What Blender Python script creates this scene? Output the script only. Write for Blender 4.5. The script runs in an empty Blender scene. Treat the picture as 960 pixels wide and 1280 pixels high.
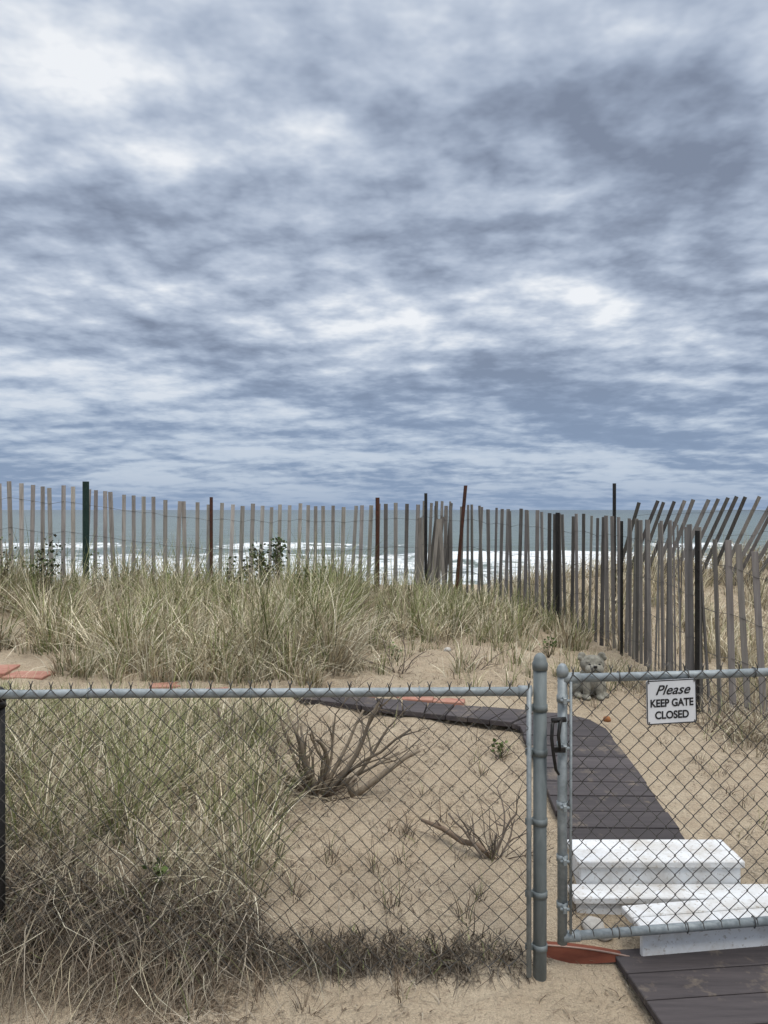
import bpy, math, numpy as np, random
from mathutils import Vector, Matrix
rng=np.random.default_rng(7); random.seed(7)
S=bpy.context.scene
COL=S.collection
# ------------------------------------------------------------ helpers
def hsh(ix,iy,s):
    n=(ix.astype(np.int64)*374761393+iy.astype(np.int64)*668265263+s*1442695041)&0xffffffff
    n=((n^(n>>13))*1274126177)&0xffffffff
    return ((n^(n>>16))&0xffff)/65535.0
def vnoise(x,y,s=0):
    x=np.asarray(x,float);y=np.asarray(y,float)
    ix=np.floor(x);iy=np.floor(y);fx=x-ix;fy=y-iy
    fx=fx*fx*(3-2*fx);fy=fy*fy*(3-2*fy)
    a=hsh(ix,iy,s);b=hsh(ix+1,iy,s);c=hsh(ix,iy+1,s);d=hsh(ix+1,iy+1,s)
    return (a*(1-fx)+b*fx)*(1-fy)+(c*(1-fx)+d*fx)*fy-0.5
XS=np.array([-5,-2.5,-1.2,-.4,.3,1.0,1.6,2.4,3.2,5.])
YS=np.array([-3,2.55,2.78,3.2,4.0,4.6,5.5,7,8,9.5,12,16,25,45,55,100,200])
T=np.array([
[0]*10,
[-.02,-.02,-.02,0,0,0,0,0,0,0],
[.32,.32,.24,.11,.09,.03,.03,.03,.05,.05],
[.47,.45,.37,.21,.16,.18,.16,.12,.1,.1],
[.47,.46,.41,.30,.27,.27,.25,.17,.12,.1],
[.45,.43,.39,.35,.33,.32,.30,.20,.12,.10],
[.50,.46,.44,.42,.40,.37,.33,.21,.15,.14],
[.60,.57,.54,.52,.48,.42,.36,.32,.32,.34],
[.68,.64,.60,.57,.52,.46,.43,.45,.52,.60],
[.60,.58,.55,.52,.50,.50,.56,.70,.82,.92],
[.1,.1,.1,.1,.1,.15,.2,.35,.5,.6],
[-.6]*10,[-1.6]*10,[-2.85]*10,[-3.5]*10,[-6]*10,[-10]*10],float)
def _h(x,y):
    x=np.clip(x,XS[0],XS[-1]);y=np.clip(y,YS[0],YS[-1])
    i=np.clip(np.searchsorted(XS,x)-1,0,len(XS)-2);j=np.clip(np.searchsorted(YS,y)-1,0,len(YS)-2)
    fx=(x-XS[i])/(XS[i+1]-XS[i]);fy=(y-YS[j])/(YS[j+1]-YS[j])
    return (T[j,i]*(1-fx)+T[j,i+1]*fx)*(1-fy)+(T[j+1,i]*(1-fx)+T[j+1,i+1]*fx)*fy
# footprints (world positions)
_fr=np.random.default_rng(3)
FP=[(_fr.uniform(-.5,3.2),_fr.uniform(2.8,7.2),_fr.uniform(0,3.14),_fr.uniform(.8,1.6)) for _ in range(130)]+[(_fr.uniform(-1.6,.8),_fr.uniform(1.9,2.55),_fr.uniform(0,3.14),_fr.uniform(.4,.8)) for _ in range(18)]
def H(x,y,detail=True,fp=False):
    x=np.asarray(x,float);y=np.asarray(y,float)
    z=0
    for dx in(-.12,0,.12):
        for dy in(-.05,0,.05): z=z+_h(x+dx,y+dy)
    z=z/9
    if detail:
        near=np.clip((40-np.abs(y))/20,0,1)
        onp=np.clip(1-np.maximum(np.abs(x-1.1)-.45,0)/.12,0,1)*np.clip((4.9-y)/.15,0,1)
        amp=1-.75*onp
        z=z+amp*near*(0.05*vnoise(x*1.3,y*1.3,1)*np.clip((y-2.6)/1.0,0,1)+0.032*vnoise(x*4.5,y*4.5,2)*np.clip((y-2.2)/1.,.35,1)+0.021*vnoise(x*9,y*9,3)+0.009*vnoise(x*22,y*22,4))
        z=z-onp*.012
        if fp:
            for a,b,th,k in FP:
                if .6<a<1.6 and b<5: continue
                u=(x-a)*math.cos(th)+(y-b)*math.sin(th);v=-(x-a)*math.sin(th)+(y-b)*math.cos(th)
                d=(u/.13)**2+(v/.055)**2
                z=z+k*(-.022*np.exp(-d)+.009*np.exp(-(np.sqrt(d)-1.5)**2*5))
    return z
def hz(x,y): return float(H(x,y))

def new_obj(name,me,mat=None,parent=None):
    o=bpy.data.objects.new(name,me);COL.objects.link(o)
    if mat and me is not None: me.materials.append(mat)
    if parent: o.parent=parent
    return o
def empty(name):
    o=bpy.data.objects.new(name,None);COL.objects.link(o);o.empty_display_size=.1;return o
def mesh_np(name,V,F,mat,col=None,smooth=False,parent=None):
    V=np.asarray(V,np.float32).reshape(-1,3);F=np.asarray(F,np.int32)
    me=bpy.data.meshes.new(name);k=F.shape[1]
    me.vertices.add(len(V));me.vertices.foreach_set('co',V.ravel())
    me.loops.add(F.size);me.loops.foreach_set('vertex_index',F.ravel())
    me.polygons.add(len(F));me.polygons.foreach_set('loop_start',np.arange(0,F.size,k,dtype=np.int32))
    me.polygons.foreach_set('loop_total',np.full(len(F),k,np.int32))
    me.polygons.foreach_set('use_smooth',np.full(len(F),smooth))
    me.update(calc_edges=True)
    if col is not None:
        a=me.color_attributes.new('Col','FLOAT_COLOR','POINT')
        c=np.ones((len(V),4),np.float32);c[:,:3]=np.asarray(col).reshape(-1,3);a.data.foreach_set('color',c.ravel())
    return new_obj(name,me,mat,parent)
class MB:
    def __init__(s): s.v=[];s.f=[];s.c=[];s.smooth=[]
    def add(s,vs,fs,col=(1,1,1),sm=False):
        o=len(s.v);s.v+= [tuple(v) for v in vs];s.f+=[tuple(i+o for i in f) for f in fs];s.c+=[tuple(col)+(1,)]*len(vs);s.smooth+=[sm]*len(fs)
    def box(s,c,size,M=None,col=(1,1,1),b=0.0):
        hx,hy,hz_=size[0]/2,size[1]/2,size[2]/2
        if b<=0:
            vs=[Vector((x*hx,y*hy,z*hz_)) for x in(-1,1) for y in(-1,1) for z in(-1,1)]
            fs=[(0,1,3,2),(4,6,7,5),(0,4,5,1),(2,3,7,6),(0,2,6,4),(1,5,7,3)]
        else:
            vs=[];fs=[]
            idx={}
            for sx in(-1,1):
                for sy in(-1,1):
                    for sz in(-1,1):
                        for ax in range(3):
                            q=[sx*(hx-b),sy*(hy-b),sz*(hz_-b)];q[ax]=(sx*hx,sy*hy,sz*hz_)[ax]
                            idx[(sx,sy,sz,ax)]=len(vs);vs.append(Vector(q))
            def g(a,b_,c_,ax): return idx[(a,b_,c_,ax)]
            for sgn in(-1,1):
                fs.append([g(sgn,-1,-1,0),g(sgn,1,-1,0),g(sgn,1,1,0),g(sgn,-1,1,0)][::sgn])
                fs.append([g(-1,sgn,-1,1),g(-1,sgn,1,1),g(1,sgn,1,1),g(1,sgn,-1,1)][::sgn])
                fs.append([g(-1,-1,sgn,2),g(1,-1,sgn,2),g(1,1,sgn,2),g(-1,1,sgn,2)][::sgn])
            for a in(-1,1):
                for c_ in(-1,1):
                    fs.append([g(a,c_,-1,0),g(a,c_,1,0),g(a,c_,1,1),g(a,c_,-1,1)][::a*c_*-1])
                    fs.append([g(a,-1,c_,0),g(a,1,c_,0),g(a,1,c_,2),g(a,-1,c_,2)][::a*c_])
                    fs.append([g(-1,a,c_,1),g(1,a,c_,1),g(1,a,c_,2),g(-1,a,c_,2)][::a*c_*-1])
                    for d in(-1,1): fs.append([g(a,c_,d,0),g(a,c_,d,1),g(a,c_,d,2)][::a*c_*d])
        c=Vector(c)
        s.add([(M@v if M else v)+c for v in vs],fs,col)
    def tube(s,pts,rad,n=6,col=(1,1,1),cap=True,sm=True):
        pts=[Vector(p) for p in pts]
        if not hasattr(rad,'__len__'): rad=[rad]*len(pts)
        vs=[];prev=None
        for i,p in enumerate(pts):
            t=(pts[min(i+1,len(pts)-1)]-pts[max(i-1,0)])
            if t.length<1e-9:t=Vector((0,0,1))
            t.normalize()
            if prev is None:
                a=Vector((0,0,1)) if abs(t.z)<.9 else Vector((1,0,0))
                u=t.cross(a).normalized()
            else:
                u=(prev-t*prev.dot(t))
                if u.length<1e-6:u=t.orthogonal()
                u.normalize()
            prev=u;w=t.cross(u)
            for k in range(n):
                an=2*math.pi*k/n;vs.append(p+(u*math.cos(an)+w*math.sin(an))*rad[i])
        fs=[]
        for i in range(len(pts)-1):
            for k in range(n):
                a=i*n+k;b=i*n+(k+1)%n;fs.append((a,b,b+n,a+n))
        if cap:
            fs.append(tuple(range(n))[::-1]);fs.append(tuple(range((len(pts)-1)*n,len(pts)*n)))
        s.add(vs,fs,col,sm)
    def ball(s,c,r,nu=14,nv=9,M=None,col=(1,1,1)):
        if not hasattr(r,'__len__'): r=(r,r,r)
        vs=[];fs=[];c=Vector(c)
        for j in range(nv+1):
            ph=math.pi*j/nv
            for i in range(nu):
                th=2*math.pi*i/nu
                v=Vector((r[0]*math.sin(ph)*math.cos(th),r[1]*math.sin(ph)*math.sin(th),r[2]*math.cos(ph)))
                vs.append((M@v if M else v)+c)
        for j in range(nv):
            for i in range(nu):
                a=j*nu+i;b=j*nu+(i+1)%nu;fs.append((a,a+nu,b+nu,b))
        s.add(vs,fs,col,True)
    def obj(s,name,mat,parent=None):
        me=bpy.data.meshes.new(name);me.from_pydata(s.v,[],s.f)
        me.polygons.foreach_set('use_smooth',s.smooth)
        a=me.color_attributes.new('Col','FLOAT_COLOR','POINT');a.data.foreach_set('color',np.array(s.c,np.float32).ravel())
        me.update();return new_obj(name,me,mat,parent)
# ------------------------------------------------------------ materials
class NT:
    def __init__(s,t): s.t=t;s.n=t.nodes;s.l=t.links
    def N(s,k,**kw):
        n=s.n.new(k)
        for a,b in kw.items(): setattr(n,a,b)
        return n
    def L(s,a,b): s.l.new(a,b)
    def set(s,inp,v):
        if isinstance(v,bpy.types.NodeSocket): s.L(v,inp)
        else: inp.default_value=v
    def math(s,op,a,b=0.,c=0.,clamp=False):
        n=s.N('ShaderNodeMath',operation=op,use_clamp=clamp);s.set(n.inputs[0],a);s.set(n.inputs[1],b);s.set(n.inputs[2],c);return n.outputs[0]
    def noise(s,vec,scale,detail=4,rough=.5,dist=0.,dim='3D'):
        n=s.N('ShaderNodeTexNoise',noise_dimensions=dim);s.L(vec,n.inputs['Vector']);n.inputs['Scale'].default_value=scale
        n.inputs['Detail'].default_value=detail;n.inputs['Roughness'].default_value=rough;n.inputs['Distortion'].default_value=dist;return n.outputs['Fac']
    def ramp(s,f,st,interp='LINEAR'):
        n=s.N('ShaderNodeValToRGB');s.L(f,n.inputs[0]);r=n.color_ramp;r.interpolation=interp
        while len(r.elements)<len(st): r.elements.new(.5)
        for e,(p,c) in zip(r.elements,st): e.position=p;e.color=tuple(c)+(1,) if len(c)==3 else c
        return n.outputs[0]
    def mix(s,f,a,b,bt='MIX'):
        n=s.N('ShaderNodeMix',data_type='RGBA',blend_type=bt);s.set(n.inputs[0],f)
        for i,v in((6,a),(7,b)):
            if isinstance(v,tuple): v=v+(1,) if len(v)==3 else v
            s.set(n.inputs[i],v)
        return n.outputs[2]
    def mapr(s,v,a,b,c=0.,d=1.,smooth=False):
        n=s.N('ShaderNodeMapRange');n.clamp=True
        if smooth:n.interpolation_type='SMOOTHSTEP'
        s.set(n.inputs[0],v);
        for i,q in enumerate((a,b,c,d)): n.inputs[i+1].default_value=q
        return n.outputs[0]
    def map(s,vec,sc=(1,1,1),loc=(0,0,0)):
        n=s.N('ShaderNodeMapping');s.L(vec,n.inputs[0]);n.inputs['Scale'].default_value=sc;n.inputs['Location'].default_value=loc;return n.outputs[0]
    def bump(s,h,st,dist=.01):
        n=s.N('ShaderNodeBump');s.L(h,n.inputs['Height']);n.inputs['Strength'].default_value=st;n.inputs['Distance'].default_value=dist;return n.outputs[0]
def mat(name):
    m=bpy.data.materials.new(name);m.use_nodes=True;t=NT(m.node_tree);b=t.n['Principled BSDF'];o=t.N('ShaderNodeTexCoord')
    return m,t,b,o.outputs['Object']
def simple(name,c1,c2,scale=20,rough=.7,metal=0.,bump=.2,stretch=(1,1,1),bd=.003,useattr=False,spec=.3):
    m,t,b,o=mat(name);v=t.map(o,stretch);n=t.noise(v,scale,4,.65);n2=t.noise(v,scale*.17,2)
    f=t.math('ADD',t.math('MULTIPLY',n,.6),t.math('MULTIPLY',n2,.4))
    c=t.mix(t.mapr(f,.35,.65),c1,c2)
    if useattr:
        a=t.N('ShaderNodeAttribute');a.attribute_name='Col';c=t.mix(1.,c,a.outputs['Color'],'MULTIPLY')
    t.L(c,b.inputs['Base Color']);b.inputs['Roughness'].default_value=rough;b.inputs['Metallic'].default_value=metal;b.inputs['Specular IOR Level'].default_value=spec
    t.L(t.bump(n,bump,bd),b.inputs['Normal']);return m
# sand
M_sand,t,b,o=mat('sand')
n1=t.noise(o,1.1,3,.6);n2=t.noise(o,9,4,.65);n3=t.noise(o,260,1,.6);n4=t.noise(o,38,4,.7)
c=t.mix(t.mapr(n1,.35,.65),(.45,.365,.255),(.54,.45,.325))
c=t.mix(t.math('MULTIPLY',t.mapr(n2,.42,.68),.6),c,(.39,.305,.21))
c=t.mix(t.math('MULTIPLY',t.mapr(n4,.58,.70),.6),c,(.18,.135,.095))
c=t.mix(t.math('MULTIPLY',t.mapr(n3,.35,.62,1,0),.4),c,(.28,.22,.165))
t.L(c,b.inputs['Base Color']);b.inputs['Roughness'].default_value=.95;b.inputs['Specular IOR Level'].default_value=.15
hh=t.math('ADD',t.math('MULTIPLY',n2,1.),t.math('ADD',t.math('MULTIPLY',n4,.45),t.math('MULTIPLY',n3,.08)))
t.L(t.bump(hh,1.,.07),b.inputs['Normal'])
def foliage(name,tr=.25,rough=.7):
    m,t,b,o=mat(name);a=t.N('ShaderNodeAttribute');a.attribute_name='Col';c=a.outputs['Color']
    t.L(c,b.inputs['Base Color']);b.inputs['Roughness'].default_value=rough;b.inputs['Specular IOR Level'].default_value=.2
    return m
M_grass=foliage('beach_grass_blades')
M_bark=simple('weathered_twig',(.10,.075,.055),(.21,.175,.14),60,.85,0,.6,(1,1,.3),.004,True)
M_galv=simple('galvanised_steel',(.17,.195,.20),(.32,.35,.36),38,.55,.3,.2,(1,1,1),.001)
M_galvold=simple('weathered_galvanised_post',(.12,.14,.14),(.22,.245,.245),26,.65,.25,.3,(1,1,.25),.001)
M_wire=simple('galvanised_wire',(.065,.063,.058),(.135,.13,.122),60,.55,.35,.1)
M_black=simple('black_iron',(.012,.012,.012),(.03,.028,.026),60,.5,.3,.2)
M_picket=simple('weathered_lath',(.165,.153,.138),(.375,.352,.32),26,.9,0,.5,(1.5,1.5,.12),.003,True)
M_deck=simple('dark_deck_board',(.036,.031,.032),(.068,.058,.058),18,.7,0,.35,(.25,3,1),.002,True)
t=NT(M_deck.node_tree);b=t.n['Principled BSDF'];src=b.inputs['Base Color'].links[0].from_socket;oc=t.N('ShaderNodeTexCoord').outputs['Object']
dn=t.noise(oc,5,5,.75);t.L(t.mix(t.mapr(dn,.56,.74,0,.55),src,(.30,.24,.165)),b.inputs['Base Color'])
M_white,t,b,o=mat('white_paint')
n=t.noise(o,7,5,.7);n2=t.noise(t.map(o,(.3,4,4)),30,3);n3=t.noise(o,60,3,.7)
c=t.mix(t.mapr(n,.44,.70,0,.7),(.68,.69,.69),(.42,.38,.32));c=t.mix(t.mapr(n3,.58,.67,0,.7),c,(.30,.25,.19))
t.L(c,b.inputs['Base Color']);b.inputs['Roughness'].default_value=.6;t.L(t.bump(n2,.2,.002),b.inputs['Normal'])
M_red=simple('red_painted_wood',(.13,.045,.03),(.20,.08,.05),25,.85,0,.4,(.4,2,1),.003,True)
M_pink=simple('terracotta_paver',(.30,.13,.095),(.40,.23,.17),22,.9,0,.3)
M_green=simple('green_steel_stake',(.012,.03,.025),(.025,.05,.04),40,.55,.2,.2)
M_rust=simple('rusty_stake',(.10,.035,.02),(.05,.03,.022),40,.8,.1,.3)
M_stone=simple('cast_stone',(.10,.095,.075),(.31,.295,.245),30,.95,0,.9,(1,1,1),.008)
M_rock=simple('pale_rock',(.30,.28,.25),(.5,.48,.44),30,.9,0,.5)
M_orange=simple('orange_clay',(.30,.12,.04),(.20,.09,.04),30,.8,0,.4)
M_signw=simple('sign_white_enamel',(.55,.57,.59),(.66,.67,.68),12,.4,0,.03)
M_signk=simple('sign_black_ink',(.012,.012,.014),(.02,.02,.022),30,.5,0,.02)
# ------------------------------------------------------------ ground
def axis(lo,hi,step,far,g=1.25):
    a=list(np.arange(lo,hi+1e-6,step));d=step;l=lo
    left=[]
    while l>-far: d*=g;l-=d;left.append(l)
    d=step;r=hi;right=[]
    while r<far: d*=g;r+=d;right.append(r)
    return np.array(left[::-1]+a+right)
gx=axis(-3.6,4.2,.025,9000);gy=axis(1.4,8.6,.022,9000,1.12)
X,Y=np.meshgrid(gx,gy);Z=H(X,Y,True,True)
Z=np.where(Y>200,-10,Z)
V=np.stack([X,Y,Z],-1).reshape(-1,3)
def gridF(ny,nx):
    i=np.arange(ny-1)[:,None]*nx+np.arange(nx-1)[None,:]
    return np.stack([i,i+1,i+nx+1,i+nx],-1).reshape(-1,4)
mesh_np('sand_ground',V,gridF(len(gy),len(gx)),M_sand,smooth=True)
# ------------------------------------------------------------ sea
M_sea,t,b,o=mat('sea_water')
geo=t.N('ShaderNodeNewGeometry');pos=geo.outputs['Position'];sx=t.N('ShaderNodeSeparateXYZ');t.L(pos,sx.inputs[0])
y=sx.outputs[1]
a=t.N('ShaderNodeAttribute');a.attribute_name='Col';foam=t.N('ShaderNodeSeparateColor');t.L(a.outputs['Color'],foam.inputs[0]);fo=foam.outputs[0]
fn=t.noise(t.map(pos,(.35,.5,1)),1.6,6,.72,.5);fn2=t.noise(t.map(pos,(.03,.25,1)),1.,3,.6)
fm=t.math('ADD',fo,t.math('MULTIPLY',t.math('SUBTRACT',fn,.5),2.0))
fm=t.mapr(fm,.30,.62,0,1,True)
cap_=t.math('MULTIPLY',t.mapr(t.noise(t.map(pos,(.05,.11,1)),1.,5,.75),.65,.70),t.mapr(y,90,400,.7,.0))
fm=t.math('MAXIMUM',fm,cap_)
deep=t.mix(t.mapr(y,60,1200),(.11,.15,.13),(.05,.078,.086))
deep=t.mix(t.mapr(fn2,.35,.65,0,.6),deep,(.048,.07,.068))
c=t.mix(fm,deep,(.68,.71,.715));t.L(c,b.inputs['Base Color'])
t.L(t.mapr(fm,0,1,.28,.8),b.inputs['Roughness'])
wn=t.noise(t.map(pos,(.35,1.1,1)),.9,5,.65);wn2=t.noise(t.map(pos,(.03,.12,1)),1.,3,.6)
t.L(t.bump(t.math('ADD',wn,t.math('MULTIPLY',wn2,4)),.9,.5),b.inputs['Normal'])
sxx=axis(-130,130,.8,12000,1.2);syy=[];yy=40.
while yy<12000: syy.append(yy);yy+= .35 if yy<100 else max(.35,(yy-100)*.05)
syy=np.array(syy);X,Y=np.meshgrid(sxx,syy)
Z=np.full_like(X,-3.0);F=np.zeros_like(X)
for y0,amp,w,s in((49,.22,1.6,1),(56,.45,1.7,2),(64,.65,2.0,3),(75,.7,2.4,4),(95,.4,3,5)):
    yc=y0+7*vnoise(X/22,X*0,s)+3*vnoise(X/7,X*0,s+20)
    br=np.clip(vnoise(X/13,X*0+y0,s+40)*2.4+.7,0,1)
    d=Y-yc
    prof=np.exp(-(np.where(d<0,d/(w*.55),d/(w*1.4)))**2)
    Z+=amp*prof*(.45+.55*br)
    F=np.maximum(F,br*np.where(d<0,np.exp(-(d/(w*3.2))**2),np.exp(-(d/(w*.7))**2))*(.85 if y0<90 else .55))
F=np.maximum(F,np.clip((80-Y)/18,0,.5))
Z+=np.clip(1-(Y-40)/400,0,1)*(.3*vnoise(X/5,Y/2.4,60)+.15*vnoise(X/2,Y/1.,61))
V=np.stack([X,Y,Z],-1);mesh_np('sea',V,gridF(len(syy),len(sxx)),M_sea,col=np.repeat(F.reshape(-1,1),3,1),smooth=True)
# ------------------------------------------------------------ grass
GREEN=np.array([[.21,.24,.095],[.28,.30,.13],[.35,.36,.18],[.15,.17,.065]])
STRAW=np.array([[.62,.54,.37],[.70,.63,.45],[.48,.41,.28],[.33,.27,.18],[.76,.70,.53]])
DEAD=np.array([[.29,.22,.15],[.40,.33,.24],[.18,.13,.085],[.50,.43,.33],[.115,.08,.052]])
class Grass:
    def __init__(s): s.V=[];s.F=[];s.C=[];s.n=0
    def add(s,P,Hh,ang,lean,W,C,droop=.35,seg=4,curl=0.):
        n=len(P);t_=np.linspace(0,1,seg+1)[None,:]
        ang2=ang[:,None]+curl*rng.normal(size=(n,1))*t_*2
        dx=np.cos(ang2);dy=np.sin(ang2)
        Hh=Hh[:,None];lean=lean[:,None]
        out=Hh*lean*t_**1.6
        z=Hh*(t_*(1-.25*lean)-droop*lean*t_**2.6)
        x=P[:,0:1]+dx*out;yv=P[:,1:2]+dy*out;zz=P[:,2:3]+z
        fa=rng.normal(0,.6,n)[:,None]
        w=W[:,None]*(1-t_**1.5*.92)/2
        wx=np.cos(fa)*w;wy=np.sin(fa)*w
        V=np.stack([np.stack([x-wx,yv-wy,zz],-1),np.stack([x+wx,yv+wy,zz],-1)],2)
        base=(np.arange(n)*(seg+1)*2)[:,None]+np.arange(seg)[None,:]*2+s.n
        F=np.stack([base,base+1,base+3,base+2],-1).reshape(-1,4)
        s.V.append(V.reshape(-1,3));s.F.append(F);s.n+=n*(seg+1)*2
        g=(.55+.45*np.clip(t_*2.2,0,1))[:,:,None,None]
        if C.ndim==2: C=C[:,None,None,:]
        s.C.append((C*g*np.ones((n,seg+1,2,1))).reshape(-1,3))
    def clump(s,cx,cy,n,r,h,green=.4,wd=.0045,pal=None,lean=(.15,.9),bias=(0.25,0.0),droop=.35,curl=.2,hv=.3,z=None):
        rr=r*np.sqrt(rng.uniform(0,1,n));th=rng.uniform(0,2*math.pi,n)
        px=cx+rr*np.cos(th);py=cy+rr*np.sin(th)
        P=np.stack([px,py,H(px,py)-.01],-1)
        th2=th+rng.normal(0,.5,n)
        le=rng.uniform(lean[0],lean[1],n)*(.5+.7*rr/r)
        dx=np.cos(th2)*le+bias[0]*rng.uniform(0,1,n);dy=np.sin(th2)*le+bias[1]*rng.uniform(0,1,n)
        ang=np.arctan2(dy,dx);le=np.hypot(dx,dy)
        isg=rng.uniform(0,1,n)<green
        C=np.where(isg[:,None],GREEN[rng.integers(0,len(GREEN),n)],(STRAW if pal is None else pal)[rng.integers(0,len(STRAW if pal is None else pal),n)])
        C=C*rng.uniform(.7,1.15,(n,1))*rng.uniform(.74,1.16)
        hh=h*np.clip(rng.normal(1,hv,n),.3,1.7);hh=np.where(isg,hh*1.15,hh)
        le=np.where(isg,le*.6,le)
        s.add(P,hh,ang,le,wd*rng.uniform(.6,1.3,n),C,droop=droop,curl=curl)
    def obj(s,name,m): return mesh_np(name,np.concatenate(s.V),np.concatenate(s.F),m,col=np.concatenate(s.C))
# back band
g=Grass()
for i in range(560):
    x=rng.uniform(-6.5,.6);y_=rng.uniform(5.45,8.6)
    if x>-.25 and y_<6.7-0.2*rng.uniform(): continue
    if x<-2.1 and y_<5.9: continue
    if vnoise(x*1.7,y_*1.7,88)<-.3: continue
    tall=(1.15 if x<-.3 else .85)*(1+.6*float(vnoise(x*1.3,y_*1.3,90)))
    g.clump(x,y_,int(rng.uniform(30,80)),rng.uniform(.04,.15),rng.uniform(.26,.50)*tall,green=rng.choice([.04,.12,.3,.55]),wd=.0085,lean=(.15,1.2))
for i in range(55):
    x=rng.uniform(-5,.7);g.clump(x,7.85+.08*x*.3+rng.uniform(-.15,.1),int(rng.uniform(20,45)),.08,rng.uniform(.30,.55),green=.3,wd=.007,lean=(.1,.8))
for a_,b_,n_,h_,gr in((-.33,5.55,200,.50,.06),(-.55,5.7,150,.48,.08),(-.9,5.5,190,.46,.08),(-1.3,5.6,170,.45,.08),(-1.15,5.35,120,.36,.1),(-1.75,5.5,150,.46,.1),(-2.0,5.8,150,.42,.12),(-1.7,6.2,150,.5,.2),(-.1,6.3,110,.36,.2),(-2.6,6.1,150,.52,.12),(-3.1,6.1,150,.46,.15),(-.62,5.3,100,.3,.1),(-2.15,5.35,90,.3,.12),(-2.9,6.6,150,.58,.25),(-.8,6.4,150,.55,.2)):
    g.clump(a_,b_,n_,.14,h_,green=gr,wd=.0075,lean=(.2,1.3))
for i in range(120):
    x=rng.uniform(.2,2.3);y_=rng.uniform(6.9,8.6)
    if x>(y_-9)*-.77+.85: continue
    g.clump(x,y_,int(rng.uniform(20,55)),rng.uniform(.05,.14),rng.uniform(.18,.38),green=rng.choice([.15,.4]),wd=.008)
for i in range(60):
    x=rng.uniform(-.2,1.6);y_=rng.uniform(5.2,7.3)
    g.clump(x,y_,int(rng.uniform(8,30)),rng.uniform(.03,.1),rng.uniform(.1,.26),green=.35,wd=.006)
for i in range(46):
    x=rng.uniform(-2.2,-.45);y_=rng.uniform(5.15,5.5)
    g.clump(x,y_,int(rng.uniform(14,40)),rng.uniform(.03,.09),rng.uniform(.1,.28),green=.2,wd=.006)
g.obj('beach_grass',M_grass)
g=Grass()
for i in range(420):
    x=rng.uniform(1.4,8);y_=rng.uniform(5.3,11)
    if y_>6.8:
        if x<.75+(9-y_)*.72+.25: continue
    elif x<2.5+.2*rng.uniform(): continue
    g.clump(x,y_,int(rng.uniform(35,60)),rng.uniform(.08,.2),rng.uniform(.26,.42),green=.06,wd=.008,bias=(.4,0))
for i in range(120):
    x=rng.uniform(-9,2);y_=rng.uniform(8.5,11.5)
    g.clump(x,y_,30,rng.uniform(.08,.2),rng.uniform(.15,.25),green=.3,wd=.008)
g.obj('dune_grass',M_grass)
# left foreground
g=Grass()
def bx(y_): return -.50-.06*(y_-2.8)
for i in range(540):
    y_=rng.uniform(2.9,4.75);x=rng.uniform(-4.2,bx(y_)+.12*rng.normal()*.7)
    if vnoise(x*2.5,y_*2.5,31)<-.3: continue
    hmax=max(.07,(1.6-.228*y_)-float(_h(x,y_))) 
    g.clump(x,y_,int(rng.uniform(22,58)),rng.uniform(.03,.10),min(hmax*.9,rng.uniform(.18,.42)),green=rng.choice([.05,.2,.55]),wd=.0048,lean=(.2,1.2))
for i in range(620):
    y_=rng.uniform(2.68,4.6);x=rng.uniform(-4.2,bx(y_)+.07*rng.normal())
    if y_>3.5 and rng.uniform()<.2: continue
    g.clump(x,y_,int(rng.uniform(30,55)),rng.uniform(.05,.14),rng.uniform(.09,.2),green=.02,wd=.0045,pal=np.vstack([DEAD[[0,1,3]],STRAW*.85]),lean=(.4,1.7),bias=(.1,-.5),droop=.5,curl=.7)
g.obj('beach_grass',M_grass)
g=Grass()  # dead root mat at bank foot
for i in range(600):
    x=rng.uniform(-4.2,.48);big=x<bx(2.8)+.1*rng.normal()
    y_=2.655+(rng.uniform(-.04,.16) if big else rng.uniform(-.03,.06))
    if not big and vnoise(x*5,0*x,5)<-.25: continue
    g.clump(x,y_,int(50 if big else 34),.05,rng.uniform(.11,.2) if big else rng.uniform(.05,.09),green=.02,wd=.0042,pal=DEAD*(.55 if big else .42),lean=(.5,1.8),bias=(.0,-.6),droop=.75,curl=.9)
for i in range(220):
    x=rng.uniform(-4.2,-.5);y_=rng.uniform(2.6,2.85)
    g.clump(x,y_,18,.06,rng.uniform(.12,.22),green=.0,wd=.004,pal=np.vstack([STRAW*.7,DEAD]),lean=(.6,1.8),bias=(.0,-.6),droop=.6,curl=.9)
g.obj('dead_grass_mat',M_grass)
# sparse tufts on sand + debris
g=Grass()
tufts=[(-.03,3.05,.2),(.03,2.85,.17),(-.22,3.15,.12),(.3,2.82,.14),(.36,2.95,.1),(-.35,2.9,.14),(.1,3.3,.1),(.62,4.1,.1),(.5,3.9,.09),(.2,3.7,.08),(-.1,4.3,.1),(-.45,3.4,.14),(.05,2.5,.1),(-.6,2.42,.12),(-.25,2.45,.08),(-.42,2.52,.14),(1.9,3.3,.1)]
for x,y_,h in tufts: g.clump(x,y_,int(rng.uniform(12,26)),.03,h,green=.15,wd=.0035,pal=DEAD*.9,lean=(.2,1.0),curl=.5)
for i in range(260):
    x=rng.uniform(-.6,2.6);y_=rng.uniform(2.7,6.5)
    if .65<x<1.5 and y_<4.85 or (x<.85 and 4.5<y_<5.1): continue
    g.clump(x,y_,int(rng.uniform(4,14)),.03,rng.uniform(.04,.12),green=.1,wd=.0035,pal=DEAD*.9,lean=(.2,1.3),curl=.6)
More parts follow.
